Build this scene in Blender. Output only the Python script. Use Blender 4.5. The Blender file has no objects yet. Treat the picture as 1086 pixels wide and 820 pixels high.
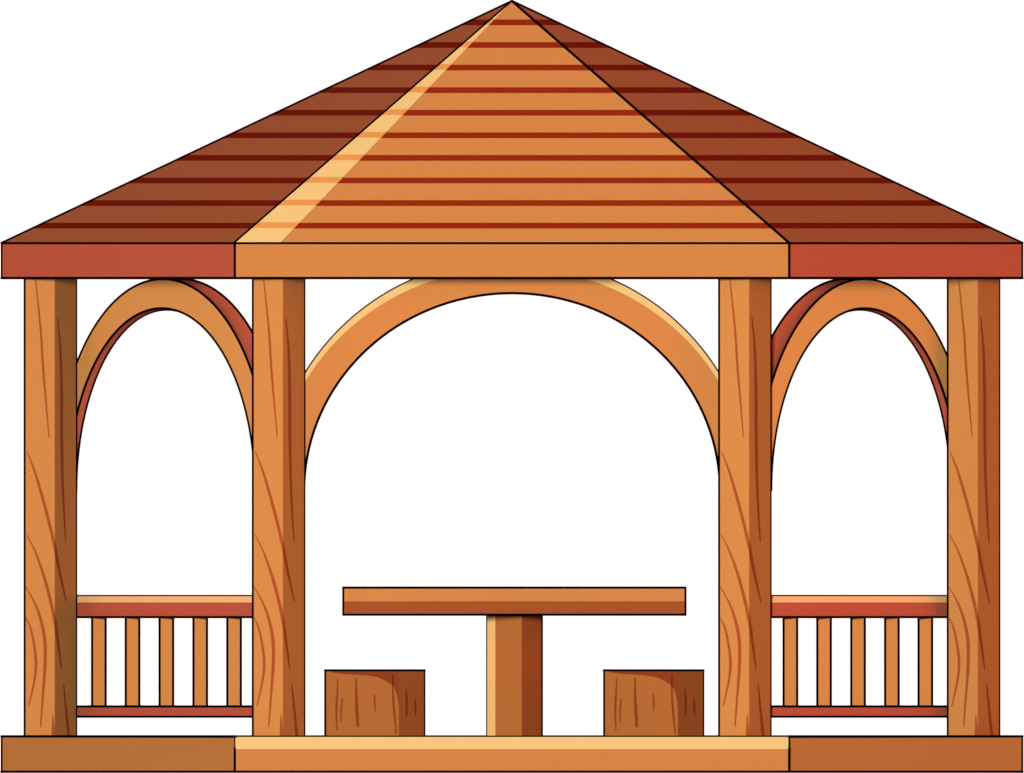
import bpy, bmesh, math
from mathutils import Vector

S = 0.005                       # metres per drawing unit
CX = 543.0
GY = 819.0                      # ground line
scene = bpy.context.scene
col = scene.collection

# ------------------------------------------------------------------ camera
cam = bpy.data.cameras.new('camera')
cam.type = 'ORTHO'
cam.ortho_scale = 1086 * S
cam.clip_start = 0.1
cam.clip_end = 500
cam_o = bpy.data.objects.new('camera', cam)
cam_o.location = (0, -12, (GY - 410) * S)
cam_o.rotation_euler = (math.radians(90), 0, 0)
col.objects.link(cam_o)
scene.camera = cam_o

# ------------------------------------------------------------------ world: plain white surround
w = bpy.data.worlds.new('World')
scene.world = w
w.use_nodes = True
bg = w.node_tree.nodes['Background']
bg.inputs[0].default_value = (1.15, 1.0, 1.0, 1)
bg.inputs[1].default_value = 1.0

# ------------------------------------------------------------------ one large soft key lamp, front, slightly left, low
KEY_AZ, KEY_EL, KEY_D, KEY_L = 5.0, 3.0, 50.0, 9.0
kl = bpy.data.lights.new('key_lamp', 'AREA')
kl.shape = 'DISK'
kl.size = 7.0
kl.energy = KEY_L * math.pi ** 2 * KEY_D ** 2
kl.color = (0.80, 1.05, 1.10)
ko = bpy.data.objects.new('key_lamp', kl)
a, e = math.radians(KEY_AZ), math.radians(KEY_EL)
kd = Vector((-math.sin(a) * math.cos(e), -math.cos(a) * math.cos(e), math.sin(e)))
ko.location = kd * KEY_D + Vector((0, 0, 2.0))
ko.rotation_euler = kd.to_track_quat('Z', 'Y').to_euler()
col.objects.link(ko)
# three weaker, broad warm lamps low at the sides: they give the side faces their red-brown tone
def fill_lamp(az, L):
    el, dist = math.radians(5), 40.0
    az = math.radians(az)
    fl = bpy.data.lights.new('warm_fill_lamp', 'AREA')
    fl.shape = 'DISK'
    fl.size = 16.0
    fl.energy = L * math.pi ** 2 * dist ** 2
    fl.color = (1.0, 0.26, 0.12)
    fo = bpy.data.objects.new('warm_fill_lamp', fl)
    fd = Vector((-math.sin(az) * math.cos(el), -math.cos(az) * math.cos(el), math.sin(el)))
    fo.location = fd * dist + Vector((0, 0, 3))
    fo.rotation_euler = fd.to_track_quat('Z', 'Y').to_euler()
    col.objects.link(fo)
fill_lamp(-46.0, 1.2)
fill_lamp(-76.0, 1.15)
fill_lamp(52.0, 1.0)

scene.view_settings.view_transform = 'Standard'
scene.view_settings.look = 'None'
scene.view_settings.exposure = 0
scene.view_settings.gamma = 1
scene.render.film_transparent = False

# ------------------------------------------------------------------ materials
MATS = {}
def mat(name, rgb, grain=0.0, rough=0.9):
    m = bpy.data.materials.new(name)
    m.use_nodes = True
    nt = m.node_tree
    b = nt.nodes['Principled BSDF']
    b.inputs['Roughness'].default_value = rough
    b.inputs['Specular IOR Level'].default_value = 0.0
    b.inputs['Base Color'].default_value = (*rgb, 1)
    if grain:
        # very faint vertical wood figure in the colour itself
        tc = nt.nodes.new('ShaderNodeTexCoord')
        mp = nt.nodes.new('ShaderNodeMapping'); mp.inputs['Scale'].default_value = (14, 14, 2)
        nz = nt.nodes.new('ShaderNodeTexNoise'); nz.inputs['Scale'].default_value = 2.0
        mr = nt.nodes.new('ShaderNodeMapRange')
        mr.inputs['To Min'].default_value = 1 - grain; mr.inputs['To Max'].default_value = 1 + grain
        vm = nt.nodes.new('ShaderNodeVectorMath'); vm.operation = 'SCALE'
        vm.inputs[0].default_value = rgb
        nt.links.new(tc.outputs['Object'], mp.inputs['Vector'])
        nt.links.new(mp.outputs['Vector'], nz.inputs['Vector'])
        nt.links.new(nz.outputs['Fac'], mr.inputs['Value'])
        nt.links.new(mr.outputs['Result'], vm.inputs['Scale'])
        nt.links.new(vm.outputs['Vector'], b.inputs['Base Color'])
    MATS[name] = m
    return m

G = 0.004
ALB = {
    'ink':            (0.0, 0.0, 0.0),
    'post_wood':      (0.0744, 0.0238, 0.0060),
    'board_wood':     (0.0647, 0.0203, 0.0051),
    'arch_wood':      (0.0746, 0.0219, 0.0055),
    'side_arch_wood': (0.0983, 0.0339, 0.0086),
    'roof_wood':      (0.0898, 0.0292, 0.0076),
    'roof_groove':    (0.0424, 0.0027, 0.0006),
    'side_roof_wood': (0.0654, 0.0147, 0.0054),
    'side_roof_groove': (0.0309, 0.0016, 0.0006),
    'roof_highlight':      (0.1211, 0.0674, 0.0243),
    'roof_highlight_groove': (0.1105, 0.0381, 0.0096),
    'rim_highlight':      (0.0981, 0.0502, 0.0177),
    'edge_highlight':      (0.0951, 0.0517, 0.0184),
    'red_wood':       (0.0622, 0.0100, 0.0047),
    'rail_red':       (0.0701, 0.0113, 0.0054),
    'rail_highlight':      (0.1380, 0.0617, 0.0237),
    'baluster_wood':  (0.0734, 0.0224, 0.0056),
    'table_wood':     (0.0750, 0.0229, 0.0059),
    'table_edge_shade':    (0.0445, 0.0084, 0.0021),
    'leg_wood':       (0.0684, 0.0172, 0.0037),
    'leg_shade_face': (0.0661, 0.0115, 0.0028),
    'leg_highlight':       (0.1754, 0.0795, 0.0254),
    'stump_wood':     (0.0580, 0.0152, 0.0034),
    'stump_shade':     (0.0333, 0.0053, 0.0013),
    'floor_red':      (0.30, 0.070, 0.032),
    'grain_dark':     (0.048, 0.0078, 0.0019),
    'stump_grain':    (0.036, 0.0056, 0.0014),
    'stump_grain_shade':    (0.024, 0.0025, 0.0006),
    'ground_white':   (0.80, 0.80, 0.80),
}
for k, v in ALB.items():
    mat(k, v, 0 if k in ('ink', 'ground_white') else G)

# ------------------------------------------------------------------ helpers
def P(px, py, y=0.0):
    """drawing units -> metres; y is depth in drawing units (+ = away)"""
    return Vector(((px - CX) * S, y * S, (GY - py) * S))

class MB:
    def __init__(self):
        self.bm = bmesh.new(); self.mats = []
    def mi(self, name):
        if name not in self.mats: self.mats.append(name)
        return self.mats.index(name)
    def face(self, pts, m):
        vs = [self.bm.verts.new(p) for p in pts]
        f = self.bm.faces.new(vs); f.material_index = self.mi(m); return f
    def prism(self, a, b, m, ma=None, mb=None, side=None):
        """a, b: matching loops (lists of Vector). side: list of materials per side"""
        n = len(a)
        if ma != 0: self.face(list(a), ma or m)
        if mb != 0: self.face(list(reversed(b)), mb or m)
        for i in range(n):
            j = (i + 1) % n
            self.face([a[i], b[i], b[j], a[j]], side[i] if side else m)
    def tube(self, pts, wpx, m='ink', n=8, ref=None):
        """a rounded black edging bead along a polyline, wpx wide"""
        r = wpx * S / 2 * 1.17
        pts = [Vector(p) for p in pts]
        rings = []
        for i, p in enumerate(pts):
            d = (pts[min(i + 1, len(pts) - 1)] - pts[max(i - 1, 0)]).normalized()
            rf = ref or (Vector((0, 1, 0)) if abs(d.y) < .9 else Vector((1, 0, 0)))
            u = d.cross(rf).normalized(); v = d.cross(u).normalized()
            q = p
            if i == 0: q = p - d * r * .9
            if i == len(pts) - 1: q = p + d * r * .9
            rings.append([q + (u * math.cos(t) + v * math.sin(t)) * r
                          for t in [2 * math.pi * k / n for k in range(n)]])
        for i in range(len(rings) - 1):
            for k in range(n):
                l = (k + 1) % n
                self.face([rings[i][k], rings[i][l], rings[i + 1][l], rings[i + 1][k]], m)
        self.face(rings[0][::-1], m); self.face(rings[-1], m)
    def band(self, O, I, O2, I2, m, mside):
        """solid between curves: front outer O / inner I, back outer O2 / inner I2"""
        n = len(O)
        for i in range(n - 1):
            self.face([O[i], O[i + 1], I[i + 1], I[i]], m)
            self.face([O2[i + 1], O2[i], I2[i], I2[i + 1]], m)
            self.face([O[i + 1], O[i], O2[i], O2[i + 1]], mside)
            self.face([I[i], I[i + 1], I2[i + 1], I2[i]], mside)
        self.face([O[0], I[0], I2[0], O2[0]], mside)
        self.face([O[-1], O2[-1], I2[-1], I[-1]], mside)
    def build(self, name, parent=None, origin=None):
        bmesh.ops.remove_doubles(self.bm, verts=self.bm.verts, dist=1e-6)
        bmesh.ops.recalc_face_normals(self.bm, faces=self.bm.faces)
        if origin is not None:
            bmesh.ops.translate(self.bm, verts=self.bm.verts, vec=-Vector(origin))
        me = bpy.data.meshes.new(name)
        self.bm.to_mesh(me); self.bm.free()
        for k in self.mats: me.materials.append(MATS[k])
        o = bpy.data.objects.new(name, me)
        if origin is not None: o.location = origin
        col.objects.link(o)
        if parent is not None: o.parent = parent
        return o

def empty(name, loc, parent=None):
    o = bpy.data.objects.new(name, None); o.location = loc
    o.empty_display_size = .2
    col.objects.link(o)
    if parent is not None: o.parent = parent
    return o

def catmull(keys, n=8):
    out = []
    k = [keys[0]] + list(keys) + [keys[-1]]
    for i in range(1, len(k) - 2):
        p0, p1, p2, p3 = k[i - 1], k[i], k[i + 1], k[i + 2]
        for j in range(n):
            t = j / n
            out.append(tuple(.5 * (2 * b + (c - a) * t + (2 * a - 5 * b + 4 * c - d) * t * t
                                   + (3 * b - a - 3 * c + d) * t ** 3)
                             for a, b, c, d in zip(p0, p1, p2, p3)))
    out.append(tuple(keys[-1]))
    return out

# block turned on its foot: a wide face towards the left front, a narrow one towards the right front
class Block:
    def __init__(self, cx, cy, theta, wid, dep):
        t = math.radians(theta)
        self.t = Vector((math.cos(t), -math.sin(t), 0)); self.b = Vector((math.sin(t), math.cos(t), 0))
        c = Vector((cx, cy, 0)); h, k = self.t * wid / 2, self.b * dep / 2
        self.left, self.front, self.right, self.back = c - h - k, c + h - k, c + h + k, c - h + k
    def loop(self, py):
        return [P(v.x + CX, py, v.y) for v in (self.left, self.front, self.right, self.back)]
    def on(self, px, py, off):
        """point on the visible faces at drawing x"""
        x = px - CX
        if x <= self.front.x:
            a, b, n = self.left, self.front, -self.b
        else:
            a, b, n = self.front, self.right, self.t
        f = (x - a.x) / (b.x - a.x)
        q = a.lerp(b, f) + n * off
        return P(q.x + CX, py, q.y)
    def stroke(self, mb, x0, keys, m, off=.25, ydown=0):
        """keys: (py, local x, width); ribbon clipped to each face so it wraps the corner"""
        pts = catmull([(py, x0 + lx, wd * 1.15) for py, lx, wd in keys])
        xl, xc, xr = self.left.x + CX, self.front.x + CX, self.right.x + CX
        for lo, hi, eps in ((xl + .6, xc, -.01), (xc, xr - .6, .01)):
            prev = None
            for py, x, wd in pts:
                a, b = max(lo, x - wd / 2), min(hi, x + wd / 2)
                if b <= a + 1e-3:
                    prev = None; continue
                aa, bb = (a, b + (eps if b == hi and eps < 0 else 0)), None
                cur = (self.on(max(a, lo + (eps if eps > 0 else 0)), py, off),
                       self.on(b + (eps if eps < 0 and b >= hi else 0), py, off))
                if prev: mb.face([prev[0], prev[1], cur[1], cur[0]], m)
                prev = cur

# ------------------------------------------------------------------ ground
g = MB()
g.face([Vector((-60, -60, 0)), Vector((60, -60, 0)), Vector((60, 60, 0)), Vector((-60, 60, 0))], 'ground_white')
go = g.build('ground'); go['kind'] = 'structure'

# ------------------------------------------------------------------ gazebo
gaz = empty('gazebo', (0, 0, 0))
gaz['label'] = 'orange wooden six-sided gazebo with striped red-brown roof, arches and two low railings'
gaz['category'] = 'gazebo'

R, F, D = 541.0, 294.0, 300.0           # eave / deck plan
def hexa(py, k=0.0):
    """plan hexagon, shrunk by k units"""
    f = 1 - k / 400.0
    return [P(CX - R * f, py, 0), P(CX - F * f, py, -D * f), P(CX + F * f, py, -D * f),
            P(CX + R * f, py, 0), P(CX + F * f, py, D * f), P(CX - F * f, py, D * f)]

# deck ---------------------------------------------------------------
d = MB()
top, bot = hexa(781), hexa(818.9)
yin = 6.0
nose_top_l, nose_top_r = P(249, 781, -D + yin), P(837, 781, -D + yin)
low_l, low_r = P(249, 795, -D), P(837, 795, -D)
# floor boards: strips running left to right
d.face([top[0], P(249, 781, -D + yin), P(837, 781, -D + yin), top[3], top[4], top[5]], 'floor_red')
d.face([top[0], bot[0], bot[1], low_l, nose_top_l], 'board_wood')
d.face([low_l, bot[1], bot[2], low_r], 'board_wood')
d.face([top[3], nose_top_r, low_r, bot[2], bot[3]], 'board_wood')
for i, j in ((3, 4), (4, 5), (5, 0)):
    d.face([top[i], bot[i], bot[j], top[j]], 'board_wood')
d.face(bot[::-1], 'board_wood')
d.tube([top[0], P(249, 781, -D)], 2.2); d.tube([top[3], P(837, 781, -D)], 2.2)
d.tube([P(CX - R, 818.6, 0), P(249, 818.6, -D)], 2.2)
d.tube([P(249, 818.6, -D), P(837, 818.6, -D)], 2.2)
d.tube([P(837, 818.6, -D), P(CX + R, 818.6, 0)], 2.2)
d.tube([P(249, 794, -D), P(249, 818.6, -D)], 2.2); d.tube([P(837, 794, -D), P(837, 818.6, -D)], 2.2)
d.tube([top[0], bot[0]], 2.2); d.tube([top[3], bot[3]], 2.2)
for i, j in ((3, 4), (4, 5), (5, 0)):
    d.tube([top[i], top[j]], 2.0); 
# seams between the floor boards (a hair above the boards)
for k in range(-11, 12):
    yy = k * 25
    if abs(yy) > D - 12: continue
    hx = F + (R - F) * (1 - abs(yy) / D) - 6
    z = .3
    d.face([P(CX - hx, 781 - z, yy - .6), P(CX + hx, 781 - z, yy - .6), P(CX + hx, 781 - z, yy + .6), P(CX - hx, 781 - z, yy + .6)], 'grain_dark')
deck = d.build('deck', gaz)
n = MB()
n.prism([P(249.4, 781, -D + yin), P(249.4, 795, -D), P(249.4, 795, -D + 1), P(249.4, 781.6, -D + yin + 1)][::1],
        [P(836.6, 781, -D + yin), P(836.6, 795, -D), P(836.6, 795, -D + 1), P(836.6, 781.6, -D + yin + 1)], 'edge_highlight')  # front chamfer coloured pale as a painted highlight
bmesh.ops.translate(n.bm, verts=n.bm.verts, vec=(0, -.003, .001))
n.tube([P(249, 781, -D + yin - .6), P(837, 781, -D + yin - .6)], 1.4)
n.tube([P(249, 781, -D + yin - .6), P(249, 795, -D - .6)], 1.2); n.tube([P(837, 781, -D + yin - .6), P(837, 795, -D - .6)], 1.6)
o = n.build('edge_highlight_strip', deck); o['label'] = 'pale yellow painted highlight along the front edge of the deck'

# roof ---------------------------------------------------------------
roof = MB()      # the flat boarded ceiling the posts carry
roof.prism(hexa(262, 8), hexa(266, 8), 'floor_red')
roof = roof.build('roof', gaz)

APEX = P(543, 1.5, 0)
stripes = [(20.8 + 23.95 * k, 26.9 + 23.95 * k) for k in range(10)]
def roof_panel(c0, c1, wood, groove, ink):
    m = MB()
    zt = APEX.z; zb = c0.z
    def cut(py):
        z = (GY - py) * S
        f = (zt - z) / (zt - zb)
        return APEX.lerp(c0, f), APEX.lerp(c1, f)
    ys = [1.5]
    for a_, b_ in stripes: ys += [a_, b_]
    ys.append(258)
    for i in range(len(ys) - 1):
        a0, a1 = cut(ys[i]); b0, b1 = cut(ys[i + 1])
        mm = groove if i % 2 else wood
        if i == 0: m.face([a0, b0, b1], mm)
        else: m.face([a0, b0, b1, a1], mm)
    dz = Vector((0, 0, -.02))
    d0, d1 = APEX.lerp(c0, .975) + dz, APEX.lerp(c1, .975) + dz
    m.face([APEX + dz, d1, d0], wood)
    m.face([c0, d0, d1, c1], wood)
    for p, q, wd in ink: m.tube([p, q], wd)
    return m
H = hexa(258)
for i in range(6):
    j = (i + 1) % 6
    front = (i == 1)
    if front: ink = [(H[2], APEX, 2.5), (H[1], H[2], 2.0)]
    elif i == 0: ink = [(H[0], APEX, 2.8), (H[1] + Vector((0, -.004, .006)), APEX + Vector((0, -.004, .004)), 1.7), (H[0], H[1], 2.0)]
    elif i == 2: ink = [(H[3], APEX, 2.8), (H[2], H[3], 2.0)]
    elif i == 4: ink = []
    else: ink = [(H[j if i == 3 else i], APEX, 2.0)]
    if i == 4:
        pm = roof_panel(H[i], H[j], 'roof_wood', 'roof_groove', ink)
    else:
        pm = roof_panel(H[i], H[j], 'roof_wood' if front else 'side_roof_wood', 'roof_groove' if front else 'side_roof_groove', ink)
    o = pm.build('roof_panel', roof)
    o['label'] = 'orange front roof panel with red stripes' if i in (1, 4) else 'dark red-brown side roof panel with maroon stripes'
# painted highlight: pale overlay on the left edge of the front panel
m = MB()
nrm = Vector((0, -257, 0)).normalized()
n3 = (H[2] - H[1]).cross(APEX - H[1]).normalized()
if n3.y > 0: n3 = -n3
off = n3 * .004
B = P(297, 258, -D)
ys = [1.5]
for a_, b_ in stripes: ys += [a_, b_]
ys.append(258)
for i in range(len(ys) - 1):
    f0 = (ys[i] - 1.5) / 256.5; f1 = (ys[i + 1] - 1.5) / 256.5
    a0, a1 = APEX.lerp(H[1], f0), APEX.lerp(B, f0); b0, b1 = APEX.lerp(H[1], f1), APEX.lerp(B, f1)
    mm = 'roof_highlight_groove' if i % 2 else 'roof_highlight'
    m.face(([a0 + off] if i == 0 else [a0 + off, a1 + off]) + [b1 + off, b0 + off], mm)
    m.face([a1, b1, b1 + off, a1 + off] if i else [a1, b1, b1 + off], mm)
o = m.build('hip_highlight', roof); o['label'] = 'pale yellow painted highlight along the left edge of the front roof panel'

# fascia boards
T, Bt = hexa(258), hexa(295)
Ti, Bi = hexa(258.6, 5), hexa(295, 5)
for i in range(6):
    j = (i + 1) % 6
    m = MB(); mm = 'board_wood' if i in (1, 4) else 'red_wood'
    m.prism([T[i], T[j], Bt[j], Bt[i]], [Ti[i], Ti[j], Bi[j], Bi[i]], mm)
    m.tube([Bt[i], Bt[j]], 2.3)
    m.tube([T[i], T[j]], 1.9)
    m.tube([T[j], Bt[j]], 2.2)
    if i == 0: m.tube([T[i], Bt[i]], 2.2)
    o = m.build('fascia_board', roof)
    o['label'] = 'orange front eave board' if i in (1, 4) else 'brick red side eave board'

# posts --------------------------------------------------------------
TH = 22.0; PW, PD = 34.3, 61.0
GR = [
 [(296.4,11.6,1.1),(351,17.1,1.9),(392.5,19.8,2.1),(464,25.9,1.0)],
 [(337,34.7,1.0),(373,37.8,2.1),(417,38.9,2.7),(464,39.1,2.6),(510,40,2.2),(547,41.7,1.8),(575,43.5,1.0)],
 [(479,2.6,.9),(501,11,2.1),(527,18.7,2.8),(556,26.4,2.9),(580,31.9,2.8),(604,36.3,2.5),(622,40.3,2.0),(639,44,1.0)],
 [(567,2.2,.9),(584.5,11,1.7),(606,18.8,2.5),(620,23,3.0),(644,29,3.0),(666,33,2.7),(690,36.3,2.1),(710,39,1.0)],
 [(622,1,.9),(640,11,1.9),(659,17.6,2.7),(681,21.5,3.1),(708,21.5,2.9),(738,19.3,2.1),(771,16.9,1.2)],
 [(655,1,.9),(664,5.5,1.7),(679,9.2,2.1),(701,12,2.5),(721,10.5,2.1),(749,4.4,1.0)],
 [(726,41.2,.9),(738.5,42.3,1.7),(780.6,46.5,2.5)],
 [(758,29.8,.8),(768,30.2,2.2),(780.6,30.2,3.2)],
]
PY = -255.0
def post(cx, cy):
    b = Block(cx, cy, TH, PW, PD)
    m = MB()
    m.prism(b.loop(266), b.loop(781), 'post_wood')
    for k in GR: b.stroke(m, b.left.x + CX, k, 'grain_dark')
    for v in (b.left, b.right):
        m.tube([P(v.x + CX, 268, v.y), P(v.x + CX, 780, v.y)], 2.0)
    org = P(cx + CX, 781, cy)
    return m.build('post', gaz, org), org
p0, org0 = post(-247.5, PY)
for cx, cy in ((247, PY), (-489.5, 0), (489.5, 0), (-247.5, -PY), (247, -PY)):
    c = p0.copy(); col.objects.link(c); c.parent = gaz
    c.location = P(cx + CX, 781, cy)

# arches -------------------------------------------------------------
N = 72
def ell(c, cy, a_, b_, x0=None, x1=None, n=N):
    t0 = math.pi if x0 is None or (c - x0) >= a_ else math.acos((x0 - c) / a_)
    t1 = 0.0 if x1 is None or (x1 - c) >= a_ else math.acos((x1 - c) / a_)
    return [(c + a_ * math.cos(t0 + (t1 - t0) * i / n), cy - b_ * math.sin(t0 + (t1 - t0) * i / n)) for i in range(n + 1)]

def centre_arch(y0):
    lo, hi, sp = 301, 785, 521
    E1 = ell(543, sp, 255, 247, lo, hi); E2 = ell(543, sp, 251.5, 237, lo, hi)
    E3 = [(lo, sp)] + ell(543, sp, 220.5, 210, n=N - 2) + [(hi, sp)]
    f = lambda L, y: [P(x, z, y) for x, z in L]
    m = MB(); m.band(f(E2, y0), f(E3, y0), f(E2, y0 + 12), f(E3, y0 + 12), 'arch_wood', 'arch_wood')
    m.tube(f(E3[1:-1], y0), 2.3, ref=Vector((0, 1, 0)))
    a_ = m.build('arch', gaz)
    m = MB(); m.band(f(E1, y0 - 1), f(E2, y0 - 1), f(E1, y0 + 12), f(E2, y0 + 12), 'rim_highlight', 'rim_highlight')  # outer rim coloured pale to paint in an edge highlight
    m.tube(f(E1, y0 - 1), 1.3, ref=Vector((0, 1, 0)))
    t = m.build('rim_highlight_band', a_); t['label'] = 'pale yellow painted highlight on the outer rim of the middle arch'
centre_arch(PY + 23.5)
centre_arch(-PY + 23.5)

def liner(p, q):
    """plan line: drawing x -> depth"""
    return lambda x: p[1] + (q[1] - p[1]) * (x - p[0]) / (q[0] - p[0])

def side_arch(yf, dy, fo, fi, bo, bi, lo, hi, right):
    def prof(o_, i_):
        O = ell(o_[0], 520, o_[1], o_[2], lo, hi)
        I = [(O[0][0], 520)] + ell(i_[0], 520, i_[1], i_[2], n=N - 2) + [(O[-1][0], 520)]
        return O, I
    O, I = prof(fo, fi); O2, I2 = prof(bo, bi)
    f = lambda L, dd: [P(x, z, yf(x) + dd) for x, z in L]
    m = MB()
    m.band(f(O, 0), f(I, 0), f(O2, dy), f(I2, dy), 'side_arch_wood', 'red_wood')
    rf = Vector((0, 1, 0))
    e = -1.0 if dy > 0 else 0
    m.tube(f(O, e * .5), 2.1, ref=rf); m.tube(f(I[1:-1], e * .5), 2.1, ref=rf)
    half = (lambda x: x < bo[0] + 2) if right else (lambda x: x > bo[0] - 2)
    m.tube([p for p, (x, z) in zip(f(O2, dy), O2) if half(x)], 2.1, ref=rf)
    m.tube(f(I2[1:-1], dy), 2.1, ref=rf)
    return m.build('arch', gaz)
LF, RF = [(172.5,114,224), (171.5,99,193), (192,114,224), (177,96,191.5)], [(916.5,114,224), (917,99,193), (897,114,224), (912,96,191.5)]
yLf = liner((81, 24), (268, -233)); yRf = liner((818, -228), (1005, 4))
yLb = liner((81, 68), (268, 285)); yRb = liner((818, 285), (1005, 68))
side_arch(yLf, 16, *LF, 64, 284, False)
side_arch(yRf, 16, *RF, 802, 1022, True)
side_arch(yLb, -16, *LF, 64, 284, False)
side_arch(yRb, -16, *RF, 802, 1022, True)

# railings -----------------------------------------------------------
def railing(yf, sg, x0, x1, bal, which):
    e_ = empty('railing', P((x0 + x1) / 2, 781, yf((x0 + x1) / 2)), gaz)
    org = e_.location.copy()
    e_['label'] = which
    xa, xb = x0 - 22, x1 + 22
    def rail(name, prof, mats, inks):
        m = MB()
        A = [P(xa, z, yf(xa) + sg * q) for q, z in prof]; Bq = [P(xb, z, yf(xb) + sg * q) for q, z in prof]
        m.prism(A, Bq, 'rail_red', side=mats)
        for (q, z, wd) in inks: m.tube([P(xa, z, yf(xa) + sg * q), P(xb, z, yf(xb) + sg * q)], wd)
        o = m.build(name, None, org); o.parent = e_; o.location = (0, 0, 0)
        return o
    rail('top_rail', [(0, 654.3), (0, 639), (6, 632), (20, 632), (26, 639), (26, 654.3)],
         ['rail_red', 'rail_highlight', 'rail_highlight', 'rail_highlight', 'rail_red', 'rail_red'],  # upper chamfer lighter: highlight put into the colour
         [(6, 631.7, 1.3), (0, 654.6, 2.1)])
    rail('bottom_rail', [(0, 760), (0, 749.5), (26, 749.5), (26, 760)], ['rail_red'] * 4, [(0, 749.3, 2.1), (0, 760.2, 2.0)])
    first = None
    for xl, xr in bal:
        c = (xl + xr) / 2
        cen = P(c, 749.5, yf(c) + sg * 13)
        if first is None:
            m = MB()
            q = lambda py: [P(c - 7.2, py, yf(c) + sg * 13 - 5), P(c + 7.2, py, yf(c) + sg * 13 - 5), P(c + 7.2, py, yf(c) + sg * 13 + 5), P(c - 7.2, py, yf(c) + sg * 13 + 5)]
            m.prism(q(654.5), q(749.4), 'baluster_wood')
            for k in (0, 1): m.tube([q(656)[k], q(748)[k]], 2.1)
            first = m.build('baluster', e_, cen); o = first
        else:
            o = first.copy(); col.objects.link(o); o.parent = e_
        o.location = cen - org
BL = [(97.8,111.9),(133.4,147.7),(169.3,183.6),(205.2,219.5),(241.2,255.3)]
BR = [(831.2,845.3),(866.8,881.1),(902.8,917.2),(938.6,953.2),(974.2,988.5)]
railing(yLf, 1, 81, 267.5, BL, 'railing in the left side bay')
railing(yRf, 1, 818.5, 1005, BR, 'railing in the right side bay')
railing(yLb, -1, 81, 267.5, BL, 'railing in the left bay at the rear')
railing(yRb, -1, 818.5, 1005, BR, 'railing in the right bay at the rear')

# ------------------------------------------------------------------ table
tb = empty('table', P(543, 781, 0))
tb['label'] = 'rectangular wooden table on one thick central leg, in the middle of the gazebo deck'
tb['category'] = 'table'
m = MB(); hy = 62
A = lambda z: [P(364, z, -hy), P(727, z, -hy), P(727, z, hy), P(364, z, hy)]
m.prism(A(623), A(637.8), 'table_wood')
m.prism(A(637.8), A(652), 'table_edge_shade')  # lower half darker: edge shade put into the colour
for z in (623.3, 652):
    m.tube([P(364, z, -hy), P(727, z, -hy)], 2.1); m.tube([P(364, z, hy), P(727, z, hy)], 2.1)
for x in (364, 727):
    for y in (-hy, hy): m.tube([P(x, 623.5, y), P(x, 652, y)], 1.9)
for k in (-29, 0, 29):      # board seams on the top
    m.face([P(366, 622.7, k - .5), P(725, 622.7, k - .5), P(725, 622.7, k + .5), P(366, 622.7, k + .5)], 'grain_dark')
org = P(543, 781, 0)
o = m.build('tabletop', None, org); o.parent = tb; o.location = (0, 0, 0)
m = MB()
sec = [(-29.0, 0), (-20.0, -14), (8.0, -36), (29.3, 0), (20, 14), (-8, 36)]
X0 = 545.3
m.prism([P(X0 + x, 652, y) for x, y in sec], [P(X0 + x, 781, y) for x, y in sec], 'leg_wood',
        side=['leg_highlight', 'leg_wood', 'leg_shade_face', 'leg_wood', 'leg_wood', 'leg_wood'])  # left facet painted as highlight, right facet painted as shade
m.tube([P(X0 - 29, 653, 0), P(X0 - 29, 780, 0)], 1.4); m.tube([P(X0 + 29.3, 653, 0), P(X0 + 29.3, 780, 0)], 2.2)
m.tube([P(X0 + 29.3, 653, 0), P(X0 + 29.3, 780, 0)], 2.2)
o = m.build('leg', None, org); o.parent = tb; o.location = (0, 0, 0)

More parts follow.
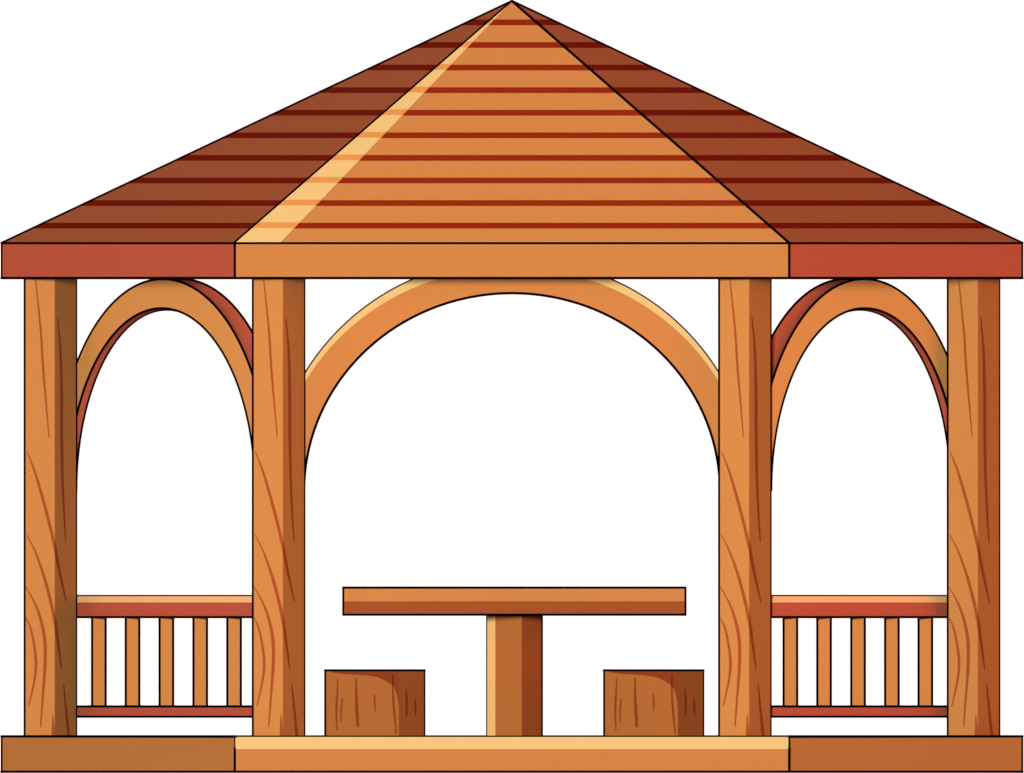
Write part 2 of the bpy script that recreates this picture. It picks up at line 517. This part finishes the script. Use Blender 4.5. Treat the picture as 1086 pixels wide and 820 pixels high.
# ------------------------------------------------------------------ stools
SG = [
 ([(718.9,13.5,.8),(738,12.6,1.7),(755.6,11.8,1.9),(774.7,12.7,.9)], 'stump_grain'),
 ([(741,18.3,1.3),(752,17.2,1.6),(766,16.8,1.1)], 'stump_grain'),
 ([(719,32.9,1.4),(738,33,2.4),(755.6,33.8,3.0),(771,34.6,2.4)], 'stump_grain'),
 ([(736,52,1.3),(745,52.7,1.6),(754.4,52.7,1.0)], 'stump_grain'),
 ([(715,72,1.5),(722,72,1.6),(728,72,1.7)], 'stump_grain_shade'),  # upper end of the next stroke, darkened where painted shade covers it
 ([(728,72,1.7),(734.8,72,1.9),(746,72.5,2.1),(762.6,74,1.9),(778.8,75.5,1.3)], 'stump_grain'),
 ([(730.7,85.3,1.0),(744,86.2,1.8),(760,85.8,1.3)], 'stump_grain_shade2'),
 ([(741,95.2,1.3),(750,95.4,1.6),(758,95.6,1.1)], 'stump_grain_shade2'),
]
CURVE = [(348.3,711.6),(354.7,713.7),(364,714.8),(381.3,715.8),(393,717),(402,719),(410.3,723),(417.3,728.4),(420.6,736),(422.4,745),(423,752),(423.2,760)]
def stool(px):
    cx = px - CX
    b = Block(cx, -38, 26, 86.9, 61.6)
    m = MB()
    tops, bots = b.loop(711), b.loop(781)
    m.prism(tops, bots, 'stump_wood', ma='stump_shade')
    x0 = b.left.x + CX
    cv = catmull(CURVE, 5)
    for (xa, za), (xb, zb) in zip(cv, cv[1:]):
        xa, xb = [min(x - 345 + x0, b.front.x + CX - .01) for x in (xa, xb)]
        if xb <= xa: continue
        m.face([b.on(xa, za, .15), b.on(xb, zb, .15), b.on(xb, 711, .15), b.on(xa, 711, .15)], 'stump_shade')  # shade above the curve painted in, to match the darker right face
    for k, mm in SG:
        b.stroke(m, x0, k, 'stump_grain_shade' if mm == 'stump_grain_shade' else 'stump_grain', off=.35)
    for v in (b.left, b.right): m.tube([P(v.x + CX, 712, v.y), P(v.x + CX, 780, v.y)], 2.0)
    l, f_, r_, k_ = tops
    m.tube([l, f_], 2.0); m.tube([f_, r_], 2.0); m.tube([r_, k_], 2.0); m.tube([k_, l], 2.0)
    org = P(px, 781, -38)
    return m.build('stool', None, org)
s1 = stool(397.5)
s2 = s1.copy(); col.objects.link(s2); s2.location = P(693.3, 781, -38)
s1['label'] = 'brown block stool with bark cracks, to the left of the table leg'
s2['label'] = 'brown block stool with bark cracks, to the right of the table leg'
for s in (s1, s2): s['category'] = 'stool'; s['group'] = 'block stools at the table'
